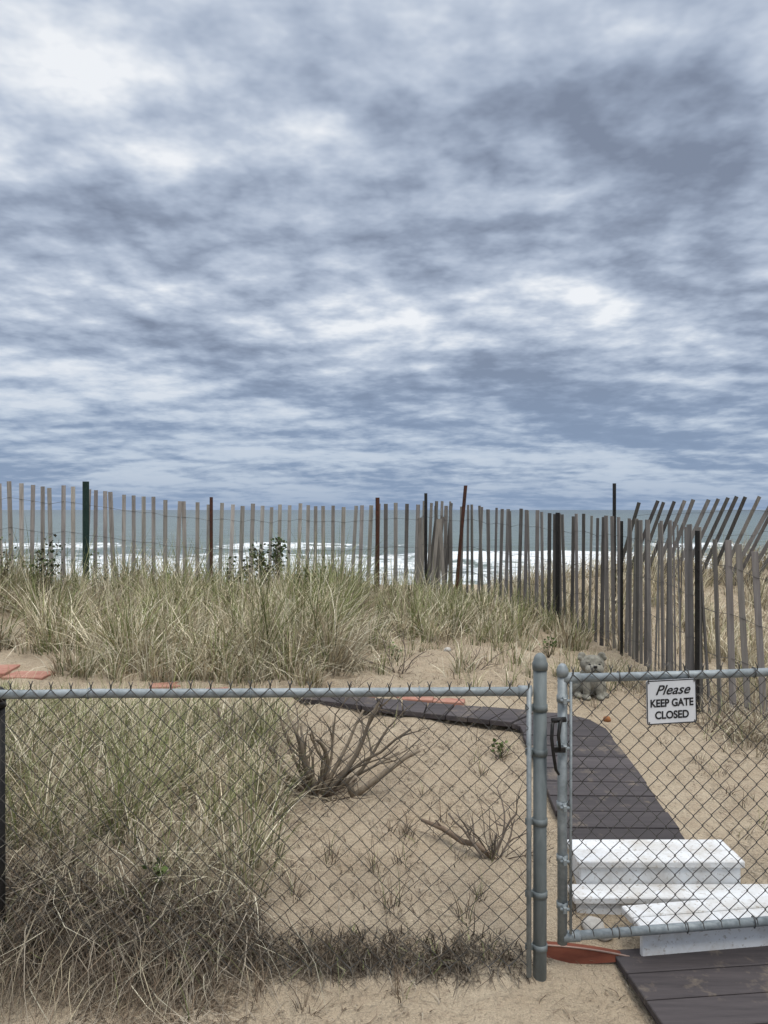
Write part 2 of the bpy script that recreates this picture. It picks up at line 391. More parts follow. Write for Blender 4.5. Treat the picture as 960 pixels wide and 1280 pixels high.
def litter(n,x0,x1,y0,y1,L,pal):
    px=rng.uniform(x0,x1,n);py=rng.uniform(y0,y1,n)
    ok=(vnoise(px*2.5,py*2.5,9)+.6*vnoise(px*9,py*9,19)>-.12);px=px[ok];py=py[ok];n=len(px)
    P=np.stack([px,py,H(px,py,True,True)+.004],-1)
    C=pal[rng.integers(0,len(pal),n)]
    g.add(P,L*rng.uniform(.3,1.3,n),rng.uniform(0,6.28,n),rng.uniform(2.,5.,n)*.6,.0035*rng.uniform(.6,1.6,n),C,droop=.12,seg=3,curl=.5)
litter(3600,-.6,.75,2.65,4.6,.035,DEAD*.75)
litter(1800,-.8,3,4.7,7.5,.05,DEAD)
litter(2600,1.45,3.3,2.8,5.6,.045,DEAD*.9)
litter(900,-2.2,.85,2.05,2.62,.035,DEAD*.8)
litter(2500,-2.2,-.4,2.35,2.65,.05,DEAD*.8)
g.obj('dry_grass_litter',M_grass)
g=Grass()
for i in range(230):
    y_=rng.uniform(4.3,6.1);x=rng.uniform(1.7,3.3)
    if x<1.95+.3*rng.uniform() and y_<5: continue
    g.clump(x,y_,int(rng.uniform(20,50)),rng.uniform(.04,.14),rng.uniform(.10,.26),green=.04,wd=.005,pal=np.vstack([DEAD[[0,1,3]],STRAW[:3]*.8]),lean=(.3,1.5),curl=.6)
g.obj('dead_beach_grass',M_grass)
# ------------------------------------------------------------ shrubs
def branch(mb,p,d,L,r,depth,spread=.5,up=.15,nsub=3,col=(1,1,1)):
    n=6;pts=[p];rad=[r];q=p.copy();dd=d.normalized()
    for i in range(n):
        dd=(dd+Vector((random.gauss(0,.15),random.gauss(0,.15),random.gauss(0,.15)+up*.1))).normalized()
        q=q+dd*L/n;pts.append(q.copy());rad.append(r*(1-.5*(i+1)/n)*random.uniform(.88,1.12))
    mb.tube(pts,rad,6,col)
    if depth>0:
        for k in range(nsub):
            i=random.randint(2,n);d2=(dd+Vector((random.gauss(0,spread),random.gauss(0,spread),random.gauss(0,spread)+.1))).normalized()
            branch(mb,pts[i].copy(),d2,L*random.uniform(.3,.6),rad[i]*.7,depth-1,spread,up,nsub,col)
def shrub(name,x,y_,tips,depth=1,r=.011,col=(1,1,1),nsub=2,extra=14):
    mb=MB();b0=Vector((x,y_,hz(x,y_)-.03))
    for tp in tips:
        d=Vector(tp);k=random.uniform(.75,1.15);branch(mb,b0+Vector((random.uniform(-.03,.03),random.uniform(-.03,.03),0)),d,d.length,r*random.uniform(.6,1.15),depth,.45,.15,nsub,tuple(q*k for q in col))
    for i in range(extra):
        d=Vector((random.gauss(0,.5),random.gauss(0,.4),random.uniform(.1,.7)));branch(mb,b0.copy(),d,random.uniform(.08,.26),r*.35,1,.6,.1,2,(.5,.45,.4))
    return mb.obj(name,M_bark)
shrub('dead_shrub',-.32,3.65,[(-.32,.05,.23),(-.26,-.1,.27),(-.22,.1,.36),(-.16,0,.3),(-.09,-.05,.33),(-.02,.1,.38),(.03,0,.3),(.08,-.08,.36),(.15,0,.40),(.26,.12,.46),(.33,-.05,.33),(.38,.1,.26),(.50,.05,.28),(.44,.0,.18),(-.38,-.08,.12),(-.12,-.05,.15),(.1,-.1,.15)],2,.0135,(1.0,1.0,.92),2,34)
mb=MB();z=hz(-.1,3.62)
mb.tube([(-.16,3.62,z-.01),(-.08,3.6,z+.06),(.0,3.6,z+.12),(.1,3.62,z+.19),(.17,3.63,z+.22)],[.014,.016,.014,.012,.008],8,(1.3,1.3,1.2))
mb.tube([(-.14,3.62,z-.02),(-.16,3.6,z+.06),(-.13,3.58,z+.11)],[.018,.016,.010],8,(1.3,1.3,1.2));mb.obj('broken_branch',M_bark)
shrub('dead_shrub',-.78,4.05,[(-.16,0,.2),(.02,.03,.26),(.05,-.02,.14),(-.3,0,.24)],1,.010)
shrub('dead_shrub',.46,3.18,[(.07,.03,.3),(-.14,.02,.22),(.13,0,.2),(.02,-.02,.16),(.16,.03,.12)],2,.007)
mb=MB();z=hz(.3,3.2)
mb.tube([(.16,3.3,z+.11),(.25,3.27,z+.085),(.33,3.22,z+.05),(.39,3.2,z+.045),(.47,3.16,z-.01)],[.007,.012,.013,.012,.010],8,(1,.9,.8))
mb.tube([(.25,3.27,z+.085),(.22,3.27,z+.12)],[.006,.003],6,(.85,.75,.7));mb.obj('broken_branch',M_bark)
shrub('dead_shrub',1.95,4.6,[(-.2,0,.16),(.1,0,.24),(.3,0,.16),(-.35,0,.08),(.2,-.1,.1)],2,.006,(1.2,1.1,1),3)
shrub('dead_shrub',1.75,4.75,[(-.12,0,.12),(.15,0,.16),(.25,0,.08)],1,.005)
shrub('dead_shrub',.1,5.5,[(.04,0,.33),(-.18,0,.2),(.2,0,.2),(-.08,0,.28)],1,.006)
shrub('dead_shrub',.65,5.7,[(.1,0,.2),(-.15,0,.22),(.22,0,.14)],1,.006)
M_leaf=foliage('shrub_leaf',.2,.5)
def leafy(name,x,y_,w,h,n,cols):
    mb=MB();b0=Vector((x,y_,hz(x,y_)));tipl=[]
    for i in range(9):
        e=b0+Vector((random.uniform(-w,w)*.9,random.uniform(-w,w)*.4,h*random.uniform(.6,1.)))
        m_=(b0+e)/2+Vector((random.gauss(0,.04),0,0));mb.tube([b0,m_,e],[.006,.004,.002] if w>.1 else [.003,.002,.001],5,(.10,.08,.05));tipl.append((m_,e))
    for i in range(n):
        a_,e=random.choice(tipl);f=random.random()**.6;js=.035 if w>.1 else .012
        p=a_.lerp(e,f)+Vector((random.gauss(0,js),random.gauss(0,js),random.gauss(0,js)))
        L=random.uniform(.018,.034)*(1.35 if w>.1 else 1.);d=Vector((random.gauss(0,1),random.gauss(0,1),random.gauss(.4,.8))).normalized();s_=d.orthogonal().normalized();s_.rotate(Matrix.Rotation(random.uniform(0,6.28),3,d));s_*=L*.35
        c=random.choice(cols);k=random.uniform(.6,1.3)
        mb.add([p,p+d*L*.5+s_,p+d*L,p+d*L*.5-s_],[(0,1,2,3)],tuple(q*k for q in c))
    return mb.obj(name,M_leaf)
LC=[(.035,.055,.02),(.05,.075,.025),(.075,.10,.04),(.05,.045,.025)]
leafy('beach_plum_shrub',-1.10,7.5,.2,.74,560,LC);leafy('beach_plum_shrub',-1.42,7.55,.14,.66,200,LC);leafy('beach_plum_shrub',-.70,7.4,.15,.55,190,LC)
leafy('beach_plum_shrub',-3.35,7.6,.22,.70,190,LC);leafy('beach_plum_shrub',-3.75,7.55,.12,.68,60,LC);leafy('beach_plum_shrub',-2.8,7.6,.1,.6,50,LC)
GL=[(.11,.16,.045),(.08,.12,.035),(.15,.19,.07)]
for x,y_,w,h,n in((.62,4.12,.04,.08,30),(1.35,6.3,.06,.2,40),(.1,5.9,.05,.14,30),(-.86,2.85,.04,.10,30)): leafy('green_seedling',x,y_,w,h,n,GL)
# ------------------------------------------------------------ snow fences
def snow_fence(name,path,spacing=.103,hgt=1.2,lean=0.,tops=None,dark=None,leanv=.02,wd=.043,tw=.12,tone=1.,miss=0.):
    par=empty(name);pts=[Vector((a,b_)) for a,b_ in path]
    seg=[];L=0
    for a,b_ in zip(pts[:-1],pts[1:]): seg.append((L,a,b_));L+=(b_-a).length
    mb=MB();centres=[];s_=0;
    while s_<L:
        for l0,a,b_ in seg:
            if l0<=s_<=l0+(b_-a).length: p=a.lerp(b_,(s_-l0)/(b_-a).length);d=(b_-a).normalized()
        x,y_=p.x,p.y;g0=float(H(x,y_,False))
        zt=float(np.interp(s_,tops[0],tops[1])) if tops else g0+hgt
        zt+=random.gauss(0,.012);zb=min(g0-.05,zt-hgt*.98)
        ln=lean(s_/L) if callable(lean) else lean
        ln+=random.gauss(0,leanv)
        ax=Vector((d.x*math.sin(ln),d.y*math.sin(ln),math.cos(ln)));ax+=Vector((random.gauss(0,leanv*.6),random.gauss(0,.012),0));ax.normalize()
        D=Vector((d.x,d.y,0));side=(D-ax*D.dot(ax)).normalized();side=(side+Vector((-d.y,d.x,0))*random.gauss(0,tw)).normalized();nr=ax.cross(side)
        hh=(zt-zb)/2;c=Vector((x,y_,(zt+zb)/2))
        c=c+Vector((ax.x,ax.y,0))*(hh)
        M=Matrix((side,nr,ax)).transposed()
        k=random.uniform(.78,1.12)*(tone(s_/L) if callable(tone) else tone)
        if dark and dark(s_/L) and random.random()<.35: k*=.5
        cc=(k,k*random.uniform(.97,1.01),k*random.uniform(.95,1.02))
        if random.random()>=miss: mb.box(c,(wd*random.uniform(.88,1.08),.009,2*hh),M,cc)
        centres.append((c,ax,hh,nr));s_+=spacing*random.uniform(.86,1.14)
    mb.obj('pickets',M_picket,par)
    wb=MB()
    for fz in(.12,.36,.60,.86):
        for sg in(-1,1):
            pl=[]
            for i,(c,ax,hh,nr) in enumerate(centres):
                top=c+ax*hh;q=top-ax*(1.2*(1-fz));pl.append(q+nr*(.008*sg))
                if i+1<len(centres):
                    c2,ax2,h2,n2=centres[i+1];q2=c2+ax2*h2-ax2*(1.2*(1-fz));pl.append((q+q2)/2)
            wb.tube(pl,.0016,4)
    wb.obj('twisted_wires',M_wire,par);return par
LL=7.12
snow_fence('snow_fence',[(-6.2,7.9),(-4.0,8.0),(-1.5,8.1),(.35,8.5),(.78,9.0)],tops=([0,.30*LL,.44*LL,.56*LL,.66*LL,.80*LL,.93*LL,LL],[1.95,1.90,1.81,1.70,1.645,1.645,1.68,1.70]),lean=lambda f:.012 if f<.8 else .04,leanv=.017,dark=lambda f:.82<f,wd=.041,tw=.1,tone=lambda f:1.15 if f<.75 else .85,miss=.02)
snow_fence('snow_fence',[(.62,8.95),(.95,8.85),(1.76,7.7),(2.15,6.8),(2.2,6.0),(2.10,5.25),(2.2,5.0),(2.6,4.9),(3.6,4.85)],tops=([0,1.75,2.73,3.53,4.3,4.57,4.98,6.],[1.66,1.56,1.52,1.51,1.49,1.41,1.29,1.18]),lean=lambda f:.015 if f<.7 else -.04,leanv=.02,spacing=.088,dark=lambda f:.2<f<.6,wd=.041,tw=.2,tone=.78)  # lower tone puts the backlit darkening of this run into the lath colour
snow_fence('snow_fence',[(2.75,9.3),(3.6,9.0),(4.8,8.7),(6.5,8.3)],tops=([0,1.1,2.2,4.],[1.72,1.80,1.9,1.95]),lean=lambda f:.3+.25*min(1,f*2),leanv=.035,spacing=.105,dark=lambda f:True,tw=.2,tone=.6)
mb=MB()
for i in range(6):
    x=random.uniform(.35,.95);y_=random.uniform(8.35,8.9);ln=random.gauss(.06,.12);z0=hz(x,y_)
    M=Matrix.Rotation(ln,3,'Y')@Matrix.Rotation(random.uniform(-.6,.6),3,'Z');k=random.uniform(.35,.9)
    mb.box(Vector((x,y_,z0+.5)),(.04,.009,random.uniform(.95,1.15)),M,(k,k*.97,k*.93))
mb.obj('broken_fence_pickets',M_picket)
def stake(x,y_,top,m,w=.045,lean=(0,0),name='fence_stake'):
    z0=hz(x,y_)-.1;mb=MB();L=top-z0
    prof=[(-w/2,.012),(-w*.28,-.012),(w*.28,-.012),(w/2,.012),(w/2-.004,.016),(w*.28-.004,-.006),(-w*.28+.004,-.006),(-w/2+.004,.016)]
    vs=[];
    for k in(0,1):
        for a,b_ in prof: vs.append((x+a+lean[0]*k*L,y_+b_+lean[1]*k*L,z0+k*L))
    fs=[(i,(i+1)%8,(i+1)%8+8,i+8) for i in range(8)]+[(0,1,6,7),(1,2,5,6),(2,3,4,5),(15,14,9,8),(14,13,10,9),(13,12,11,10)]
    mb.add(vs,fs);
    for k in range(9): mb.tube([(x+lean[0]*L*(.5+.05*k),y_-.014,z0+L*(.5+.05*k)),(x+lean[0]*L*(.5+.05*k),y_-.019,z0+L*(.5+.05*k))],.005,6)
    return mb.obj(name,m)
stake(-3.08,7.93,1.89,M_green,.07);stake(-1.80,8.0,1.73,M_rust,.035);stake(-.07,8.3,1.73,M_rust,.045)
stake(.46,8.45,1.78,M_black,.035);stake(.78,8.6,1.87,M_rust,.04,(.09,0));stake(2.55,8.5,1.89,M_black,.04)
stake(1.72,7.6,1.57,M_black,.045);stake(2.09,6.75,1.50,M_black,.025);stake(2.09,5.12,1.46,M_black,.03)
# ------------------------------------------------------------ chain link
def chain(mb,o_,d,L,z0,z1,w=.0335,p=.067,r=.0019,barbs=True):
    d=Vector(d).normalized();nrm=Vector((d.y,-d.x,0));n=int(L/w)
    for i in range(n+1):
        xc=i*w;pts=[];k=0;z=z1
        while z>z0-1e-6:
            s_=(-1)**(k+i)
            x=xc+s_*w/2
            wob=.0025*math.sin(z*5+i*.07)+.002*math.sin(i*.3)
            pts.append(Vector(o_)+d*min(max(x+s_*.0012+.0018*math.sin(z*9+i*.13),0),L)+nrm*(.0022*s_+wob)+Vector((0,0,z+.003*math.sin(i*.21)+.002*math.sin(i*.77))))
            z-=p/2;k+=1
        mb.tube(pts,r,5,cap=False)
        if barbs and i%2==0:
            a=pts[0]
            for q in(-1,1): mb.tube([a,a+Vector((0,0,.014))+d*(.002*q),a+Vector((0,0,.026))+d*(.007*q)],[r,r,r*.7],4)
            a=pts[-1];mb.tube([a,a-Vector((0,0,.02))+d*(.004)],[r,r*.7],4)
def band(mb,x,y_,z,r,dx=0,dy=-1):
    mb.tube([(x,y_,z-.011),(x,y_,z+.011)],r+.003,18)
    mb.box((x+dx*(r+.012),y_+dy*(r+.012),z),(.012 if dy else .03,.03 if dy else .012,.022),None,b=.002)
    mb.tube([(x+dx*(r+.016)-.014*abs(dy),y_+dy*(r+.016)-.014*abs(dx),z),(x+dx*(r+.016)+.016*abs(dy),y_+dy*(r+.016)+.016*abs(dx),z)],.0055,6)
def dome(mb,x,y_,z,r,h=.03):
    pts=[(r+.003,-.022),(r+.004,0),(r+.001,.006)]+[(r*math.cos(a),.006+h*math.sin(a)) for a in(.4,.8,1.2,1.5)]
    mb.tube([(x,y_,z+b_) for a,b_ in pts],[a for a,b_ in pts],20)
FY=2.6
fence=empty('chain_link_fence')
mb=MB();chain(mb,(-3.75,FY-.022,0),(1,0,0),4.235,.035,.998);mb.obj('chain_mesh',M_wire,fence)
mb=MB()
pl=[(x,FY,.982+.004*math.sin(x*1.7)-.004*(x<-1)) for x in np.linspace(-3.75,.47,24)];mb.tube(pl,.0155,16)
mb.tube([(.455,FY,.986),(.50,FY,.986)],.019,16)
for x in(-2.9,-2.2,-1.55,-1.0,-.45,.12):
    zz=.982+.004*math.sin(x*1.7);mb.tube([(x+.0*k,FY+.019*math.cos(k*1.05),zz+.019*math.sin(k*1.05)) for k in range(7)],.0022,5)
mb.obj('top_rail',M_galv,fence)
mb=MB();mb.tube([(.487,FY-.020,.03),(.487,FY-.020,1.0)],.0085,8);mb.obj('tension_bar',M_galv,fence)
mb=MB();mb.tube([(.528,FY,-.25),(.528,FY,1.075)],.0225,24);dome(mb,.528,FY,1.08,.0225);
for z in(.93,.78,.545,.30,.12): band(mb,.528,FY,z,.0225,-1,0)
mb.obj('gate_post',M_galvold,fence)
mb=MB()
for x in(-1.325,-3.7):
    mb.tube([(x,FY+.045,-.25),(x,FY+.045,.965)],.019,16);dome(mb,x,FY+.045,.965,.019,.02);band(mb,x,FY+.045,.93,.019)
mb.obj('line_posts',M_black,fence)
gd=Vector((1,.135,0)).normalized();g0=Vector((.605,2.605,0));GL_=1.06
gate=empty('chain_link_gate')
def gp(s_,z,off=0): q=g0+gd*s_+Vector((gd.y,-gd.x,0))*off;return (q.x,q.y,z)
mb=MB();chain(mb,gp(.012,0,.020),gd,GL_-.03,.165,1.045);mb.obj('chain_mesh',M_wire,gate)
mb=MB()
mb.tube([gp(0,.128),gp(0,1.055)],.0165,18);dome(mb,*gp(0,1.057)[:2],1.057,.0165,.016)
mb.tube([gp(GL_,.128),gp(GL_,1.055)],.0165,18);dome(mb,*gp(GL_,1.057)[:2],1.057,.0165,.016)
mb.tube([gp(.0,1.028),gp(GL_*.5,1.026),gp(GL_,1.03)],.0150,16);mb.tube([gp(0,.150),gp(GL_,.150)],.0155,16)
for z in(1.028,.150):
    for s_ in(.03,GL_-.03): mb.tube([gp(s_-.03,z),gp(s_+.03,z)],.019,16)
mb.obj('gate_frame',M_galv,gate)
mb=MB()
for z in(.96,.80,.60,.42,.26): band(mb,*gp(0,0)[:2],z,.0165,0,-1)
mb.tube([gp(.022,.17,.02),gp(.022,1.02,.02)],.005,6)
mb.obj('tension_bands',M_galv,gate)
mb=MB()
for s_ in(.2,.45,.7,.95):
    for z in(1.028,.150):
        q=gp(s_,z);mb.tube([(q[0],q[1]+.019*math.cos(k*1.05),q[2]+.019*math.sin(k*1.05)) for k in range(7)],.002,5)
mb.obj('wire_ties',M_wire,gate)
mb=MB()
x,y_=.572,2.575
mb.tube([(x,y_,.895),(x-.012,y_-.02,.885),(x-.016,y_-.028,.84),(x-.010,y_-.028,.79),(x+.0,y_-.018,.735),(x+.012,y_-.01,.715)],[.005,.006,.006,.006,.0055,.004],8)
mb.tube([(x+.028,y_,.90),(x+.012,y_-.026,.89),(x+.006,y_-.03,.85),(x+.012,y_-.03,.80)],[.005,.006,.006,.005],8)
mb.tube([(x-.012,y_-.01,.895),(x+.036,y_-.005,.898)],.009,8);mb.box((x+.01,y_-.018,.80),(.045,.008,.018),None,b=.002)
mb.obj('fork_latch',M_black,gate)
rf=empty('chain_link_fence')
e=gp(GL_+.06,0);mb=MB();mb.tube([(e[0],e[1],-.2),(e[0],e[1],1.07)],.0235,20);dome(mb,e[0],e[1],1.075,.0235);mb.obj('gate_post',M_galvold,rf)
mb=MB();chain(mb,(e[0]+.03,e[1]-.022,0),(1,.02,0),2.5,.035,.998);mb.obj('chain_mesh',M_wire,rf)
mb=MB();mb.tube([(e[0]+.02,e[1],.985),(e[0]+2.5,e[1]+.05,.985)],.0155,16);mb.tube([(e[0]+2.45,e[1]+.09,-.2),(e[0]+2.45,e[1]+.09,1.0)],.021,16);mb.obj('top_rail',M_galv,rf)
# ------------------------------------------------------------ sign
sign=empty('gate_sign');sc=gp(.375,.945,.034)
ang=math.atan2(gd.y,gd.x)
sign.location=sc;sign.rotation_euler=(0,math.radians(-1.2),ang)
W2,H2=.0905,.0755
def rrect(w,h,r,n=5):
    p=[]
    for cx,cy,a0 in((w-r,h-r,0),(-w+r,h-r,90),(-w+r,-h+r,180),(w-r,-h+r,270)):
        for k in range(n+1):
            a=math.radians(a0+90*k/n);p.append((cx+r*math.cos(a),cy+r*math.sin(a)))
    return p
mb=MB();R=rrect(W2,H2,.007);n=len(R)
mb.add([(a,-.001,b_) for a,b_ in R]+[(a,.001,b_) for a,b_ in R],[tuple(range(n)),tuple(range(2*n-1,n-1,-1))]+[(i,i+n,(i+1)%n+n,(i+1)%n) for i in range(n)])
mb.obj('plate',M_signw,sign)
def ring(w,h,r,t_,y_):
    A=rrect(w,h,r);B=rrect(w-t_,h-t_,max(r-t_,.001));n=len(A);m=MB()
    m.add([(a,y_,b_) for a,b_ in A]+[(a,y_,b_) for a,b_ in B],[(i,(i+1)%n,(i+1)%n+n,i+n) for i in range(n)]);return m
ring(W2-.0005,H2-.0005,.0065,.0034,-.0018).obj('outer_border',M_signk,sign)
def text(s_,size,x,z,shear=0,off=0.,sx=1.):
    cu=bpy.data.curves.new('t','FONT');cu.body=s_;cu.size=size;cu.align_x='CENTER';cu.shear=shear;cu.offset=off;cu.extrude=.0002
    ob=bpy.data.objects.new('t',cu);COL.objects.link(ob);bpy.context.view_layer.update()
    me=bpy.data.meshes.new_from_object(ob.evaluated_get(bpy.context.evaluated_depsgraph_get()));bpy.data.objects.remove(ob)
    me.materials.clear();o2=new_obj('lettering_'+s_.lower().replace(' ','_'),me,M_signk,sign)
    o2.rotation_euler=(math.radians(90),0,0);o2.location=(x,-.0021,z);o2.scale=(sx,1,1)
text('Please',.046,0.002,.026,.4,.0006,1.08);text('KEEP GATE',.036,0,-.015,0,.0011,.88);text('CLOSED',.036,0,-.056,0,.0011,.92)
mb=MB()
for a in(-1,1):
    for c_ in(-1,1): mb.tube([(a*(W2-.008),-.004,c_*(H2-.008)),(a*(W2-.008),.012,c_*(H2-.008))],.0025,6);mb.tube([(a*(W2-.008),-.003,c_*(H2-.008)),(a*(W2-.008),-.004,c_*(H2+.006)),(a*(W2-.006),.008,c_*(H2+.01))],.0012,4)
mb.obj('tie_wires',M_wire,sign)
# ------------------------------------------------------------ boardwalk
bw=MB()
def plank(p0,p1,p2,p3,lift=.03,th=.028,col=(1,1,1)):
    top=[Vector((a,b_,float(H(a,b_,False))+lift+random.uniform(-.002,.002))) for a,b_ in(p0,p1,p2,p3)]
    cen=sum(top,Vector())/4;inn=[v.lerp(cen,.012) for v in top]
    vs=[v-Vector((0,0,.003)) for v in top]+[v-Vector((0,0,th)) for v in top]+inn
    bw.add(vs,[(8,9,10,11),(0,1,9,8),(1,2,10,9),(2,3,11,10),(3,0,8,11),(4,5,1,0),(5,6,2,1),(6,7,3,2),(7,4,0,3),(7,6,5,4)],col)
yy=3.20;bxl=.785;bxr=1.285
while yy<4.45:
    k=random.uniform(.75,1.3);j=random.uniform(-.007,.007);w=.142
    plank((bxl+j,yy),(bxr+j,yy),(bxr+j,yy+w-.007),(bxl+j,yy+w-.007),.027+random.uniform(0,.004),col=(k,k,k));yy+=w
fan=[(1.285,yy),(1.24,4.60),(1.12,4.70),(.95,4.72)]
inner=[(.785,yy),(.775,yy+.012),(.765,yy+.02),(.75,yy+.025)]
for i in range(3):
    k=random.uniform(.85,1.2);plank(inner[i],fan[i],fan[i+1],inner[i+1],.028+.002*i,col=(k,k,k))
P0=Vector((.75,yy+.03));Q0=Vector((.945,4.72))
P1=Vector((-.52,4.84));Q1=Vector((-.72,5.02))
N=10
for i in range(N):
    a=i/N+.003;b_=(i+1)/N-.003
    k=random.uniform(.8,1.3)
    plank(tuple(P0.lerp(P1,b_)),tuple(P0.lerp(P1,a)),tuple(Q0.lerp(Q1,a)),tuple(Q0.lerp(Q1,b_)),.035+random.uniform(0,.004),col=(k,k,k))
bw.obj('wooden_boardwalk',M_deck)
bw=MB();Mr=Matrix.Rotation(math.radians(6),3,'Z')
for i in range(7):
    k=random.uniform(.75,1.25);c=Vector((.84,2.655,.028))+Mr@Vector((.62,-i*.142,0))
    bw.box(c,(1.3,.135,.026),Mr,(k,k,k),b=.003)
c=Vector((.84,2.655,.0))+Mr@Vector((.62,-.43,0));bw.box(c,(1.26,.95,.03),Mr,(.5,.5,.5))
bw.obj('wooden_platform',M_deck)
st=empty('white_wooden_steps');mb=MB()
def sbox(x0,x1,y0,y1,z0,z1,rot=0,b=.004):
    M=Matrix.Rotation(rot,3,'Z');mb.box(((x0+x1)/2,(y0+y1)/2,(z0+z1)/2),(x1-x0,y1-y0,z1-z0),M,b=b)
sbox(.755,1.405,2.985,3.085,.205,.232);sbox(.757,1.403,3.089,3.19,.205,.231);sbox(.765,1.395,3.0,3.02,.10,.203);sbox(.765,.785,3.022,3.18,.10,.203);sbox(1.375,1.395,3.022,3.18,.10,.203);mb.obj('upper_step',M_white,st)
mb=MB();sbox(.715,1.75,2.885,2.993,.115,.142);sbox(.73,1.73,2.90,2.92,.03,.113);mb.obj('middle_step',M_white,st)
mb=MB();r=math.radians(8);sbox(.87,1.72,2.795,2.872,.122,.150,r);sbox(.885,1.735,2.715,2.79,.122,.149,r);sbox(.895,1.72,2.735,2.755,.02,.120,r);mb.obj('lower_step',M_white,st)
mb=MB();xs=np.linspace(.555,.86,14);top=[];bot=[]
for i,x in enumerate(xs):
    f=i/13;top.append((x,2.70-.02*f,.066-.03*f**2));bot.append((x,2.675-.02*f+.02*f**2,.018+.012*f**3))
n=14;vs=top+bot+[(a,b_+.03,c_) for a,b_,c_ in top];fs=[(i+n,i+1+n,i+1,i) for i in range(n-1)]+[(i,i+1,i+1+2*n,i+2*n) for i in range(n-1)]
mb.add(vs,fs,(1,.8,.7));mb.tube([(a,b_,c_+.002) for a,b_,c_ in top],.003,6,(2.2,4.,5.));mb.obj('red_edging_board',M_red)  # pale tube along the top edge is a highlight painted in colour
mb=MB()
def pav(mb,x,y_,w,d,a,dz=.02):
    M=Matrix.Rotation(a,3,'Z');mb.box((x,y_,float(H(x,y_,False))+dz),(w,d,.035),M,b=.004)
for x,y_,w,d,a,dz in((-2.78,5.32,.40,.3,.1,.02),(-2.42,5.24,.28,.2,-.05,.012),(-3.25,5.42,.42,.3,.1,.02),(-1.45,5.1,.2,.12,.2,.0),(-1.1,5.04,.14,.08,.0,.0)): pav(mb,x,y_,w,d,a,dz)
mb.obj('red_pavers',M_pink)
mb=MB()
for x,y_ in((.0,5.06),(.22,5.0),(.42,4.97)): pav(mb,x,y_,.2,.10,-.2,-.004)
mb.obj('red_pavers',M_pink)
# ------------------------------------------------------------ statue (seated bulldog)
mb=MB();sx_,sy_=1.38,5.15;sz=hz(sx_,sy_)-.01
def sb(c,r,M=None): mb.ball((sx_+c[0],sy_+c[1],sz+c[2]),r,18,12,M)
sb((0,.03,.085),(.088,.10,.095));sb((0,-.02,.125),(.078,.07,.085))
for a in(-1,1):
    sb((a*.075,.03,.055),(.042,.07,.06));sb((a*.088,-.045,.018),(.028,.045,.02))
    sb((a*.042,-.075,.075),(.026,.026,.085));sb((a*.044,-.095,.015),(.028,.036,.018))
    sb((a*.066,-.045,.283),(.028,.016,.024));sb((a*.080,-.055,.268),(.018,.012,.018))
    sb((a*.030,-.115,.205),(.032,.028,.030))
    sb((a*.034,-.095,.252),(.022,.016,.011))
sb((0,-.055,.228),(.082,.065,.062));sb((0,-.12,.225),(.018,.014,.012));sb((0,-.10,.187),(.036,.028,.018));sb((0,-.04,.17),(.074,.06,.04))
me=bpy.data.meshes.new('dog_statue');me.from_pydata(mb.v,[],mb.f);so=new_obj('dog_statue',me,M_stone)
md=so.modifiers.new('r','REMESH');md.mode='VOXEL';md.voxel_size=.0045;md.use_smooth_shade=True
md=so.modifiers.new('s','SMOOTH');md.iterations=1;md.factor=.5
ep=MB()
for a in(-1,1): ep.ball((sx_+a*.032,sy_-.114,sz+.236),(.009,.006,.008),10,6)
ep.ball((sx_,sy_-.135,sz+.226),(.014,.006,.009),10,6);ep.tube([(sx_-.035,sy_-.138,sz+.188),(sx_-.014,sy_-.145,sz+.198),(sx_,sy_-.135,sz+.208),(sx_+.014,sy_-.145,sz+.198),(sx_+.035,sy_-.138,sz+.188)],.003,6)
ep.obj('carved_eyes_nose_mouth',M_black,so)
def lump(name,x,y_,r,m,sq=.7):
    mb=MB();mb.ball((x,y_,hz(x,y_)+r*sq*.5),(r,r*.9,r*sq),16,10)
    for i,v in enumerate(mb.v):
        q=Vector(v);k=1+.35*float(vnoise(q.x*40+q.z*31,q.y*40,3));mb.v[i]=(x+(q.x-x)*k,y_+(q.y-y_)*k,q.z+.2*r*float(vnoise(q.x*50,q.z*50+q.y*33,8)))
    return mb.obj(name,m)
lump('clay_pot_shard',1.37,4.72,.022,M_orange,1.);lump('beach_rock',.77,2.83,.045,M_rock,.6);lump('beach_rock',.80,2.80,.035,M_rock,.5)
lump('beach_rock',.52,6.3,.03,M_rock);lump('beach_rock',2.0,3.9,.02,M_rock)
# ------------------------------------------------------------ world
w=bpy.data.worlds.new('World');S.world=w;w.use_nodes=True;t=NT(w.node_tree);bg=t.n['Background']
SEL=math.radians(58);SAZ=math.radians(150)
sky=t.N('ShaderNodeTexSky');sky.sky_type='NISHITA';sky.sun_disc=False;sky.sun_elevation=SEL;sky.sun_rotation=SAZ
tc=t.N('ShaderNodeTexCoord');sp=t.N('ShaderNodeSeparateXYZ');t.L(tc.outputs['Generated'],sp.inputs[0])
OFF=.14
z=t.math('ADD',t.math('MAXIMUM',sp.outputs[2],0.),OFF)
cb=t.N('ShaderNodeCombineXYZ');t.L(t.math('DIVIDE',sp.outputs[0],z),cb.inputs[0]);t.L(t.math('DIVIDE',sp.outputs[1],z),cb.inputs[1]);p=cb.outputs[0]
def den(off):
    q=t.map(p,(1.05,1.1,1),(5.6+off[0],2.9+off[1],0))
    return t.noise(q,1.15,6,.56,.0,'2D')
nA=den((0,0));nS=den((.045,-.11))
nC=t.noise(t.map(p,(.45,.45,1),(1.2,5,9)),1.,2,.5,0,'2D')
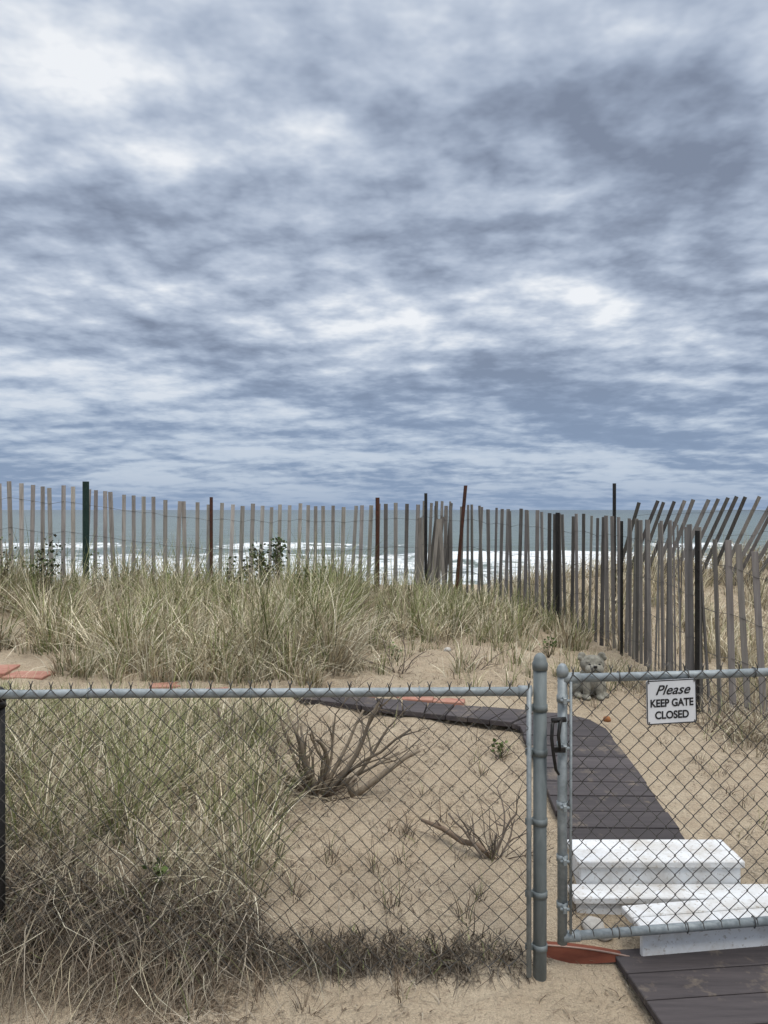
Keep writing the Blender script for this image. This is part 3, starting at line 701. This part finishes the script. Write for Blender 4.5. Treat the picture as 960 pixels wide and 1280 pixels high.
# billows: folded noise gives rounded lumps with creased dark joints
nb=t.noise(t.map(p,(1,1.1,1),(2.3,8.1,0)),3.0,4,.55,0,'2D')
puff=t.math('MULTIPLY',t.math('SUBTRACT',t.math('ABSOLUTE',t.math('SUBTRACT',nb,.5)),.07),.55)
rel=t.math('MULTIPLY',t.math('SUBTRACT',nA,nS),.75)
f=t.math('ADD',t.math('MULTIPLY',nA,.70),t.math('MULTIPLY',nC,.30))
f=t.math('ADD',t.math('ADD',f,rel),puff)
def blob(u,v,ru,rv,amt):
    global f
    d=Vector((u-480,961,637-v)).normalized();k=d.z+OFF;c=(d.x/k,d.y/k)
    d2=Vector((u+ru-480,961,637-v)).normalized();sxr=abs(d2.x/(d2.z+OFF)-c[0]);d3=Vector((u-480,961,637-v+rv)).normalized();syr=abs(d3.y/(d3.z+OFF)-c[1])
    mp=t.map(p,(1/sxr,1/syr,1),(-c[0]/sxr,-c[1]/syr,0));ln=t.N('ShaderNodeVectorMath',operation='LENGTH');t.L(mp,ln.inputs[0])
    m_=t.mapr(ln.outputs['Value'],0,1.6,amt,0,True);f=t.math('ADD',f,m_)
blob(170,275,290,70,-.11);blob(110,90,140,65,.13);blob(420,170,130,40,.06);blob(590,370,110,30,.08);blob(880,90,200,90,-.02);blob(300,60,110,50,-.03)
blob(700,180,220,70,.03)
c=t.ramp(f,[(.28,(.205,.245,.33)),(.38,(.29,.345,.45)),(.46,(.39,.455,.57)),(.54,(.50,.565,.675)),(.61,(.64,.695,.78)),(.71,(.86,.885,.92))])
el=sp.outputs[2]
hb=t.mix(t.mapr(f,.38,.60),(.22,.305,.46),(.44,.525,.65))
c=t.mix(t.mapr(el,.03,.26,.85,0,True),c,hb)
c=t.mix(t.mapr(el,-.005,.055,.65,0,True),c,(.24,.335,.50))
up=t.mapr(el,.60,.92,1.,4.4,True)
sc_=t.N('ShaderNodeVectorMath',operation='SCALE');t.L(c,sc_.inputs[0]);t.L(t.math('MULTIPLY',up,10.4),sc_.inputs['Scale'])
warm=t.mix(t.mapr(el,.6,.9),(1,1,1),(1.10,1.,.88));
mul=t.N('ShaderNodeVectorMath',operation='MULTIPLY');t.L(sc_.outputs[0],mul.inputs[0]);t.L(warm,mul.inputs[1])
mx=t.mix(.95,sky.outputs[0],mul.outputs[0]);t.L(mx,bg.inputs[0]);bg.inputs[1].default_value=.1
ld=bpy.data.lights.new('sun','SUN');ld.energy=1.5;ld.angle=math.radians(12);ld.color=(1,.955,.88);lo=bpy.data.objects.new('sun',ld);COL.objects.link(lo)
sd=Vector((math.sin(SAZ)*math.cos(SEL),math.cos(SAZ)*math.cos(SEL),math.sin(SEL)));lo.rotation_euler=(-sd).to_track_quat('-Z','Y').to_euler();lo.location=sd*20
cd=bpy.data.cameras.new('camera');cam=bpy.data.objects.new('camera',cd);COL.objects.link(cam);S.camera=cam
cd.sensor_fit='VERTICAL';cd.sensor_height=36;cd.sensor_width=27;cd.lens=27.03;cd.clip_start=.05;cd.clip_end=30000
cam.location=(0,0,1.6);cam.rotation_euler=(math.radians(90-.18),0,0)
S.view_settings.view_transform='Standard';S.view_settings.look='None';S.view_settings.exposure=0
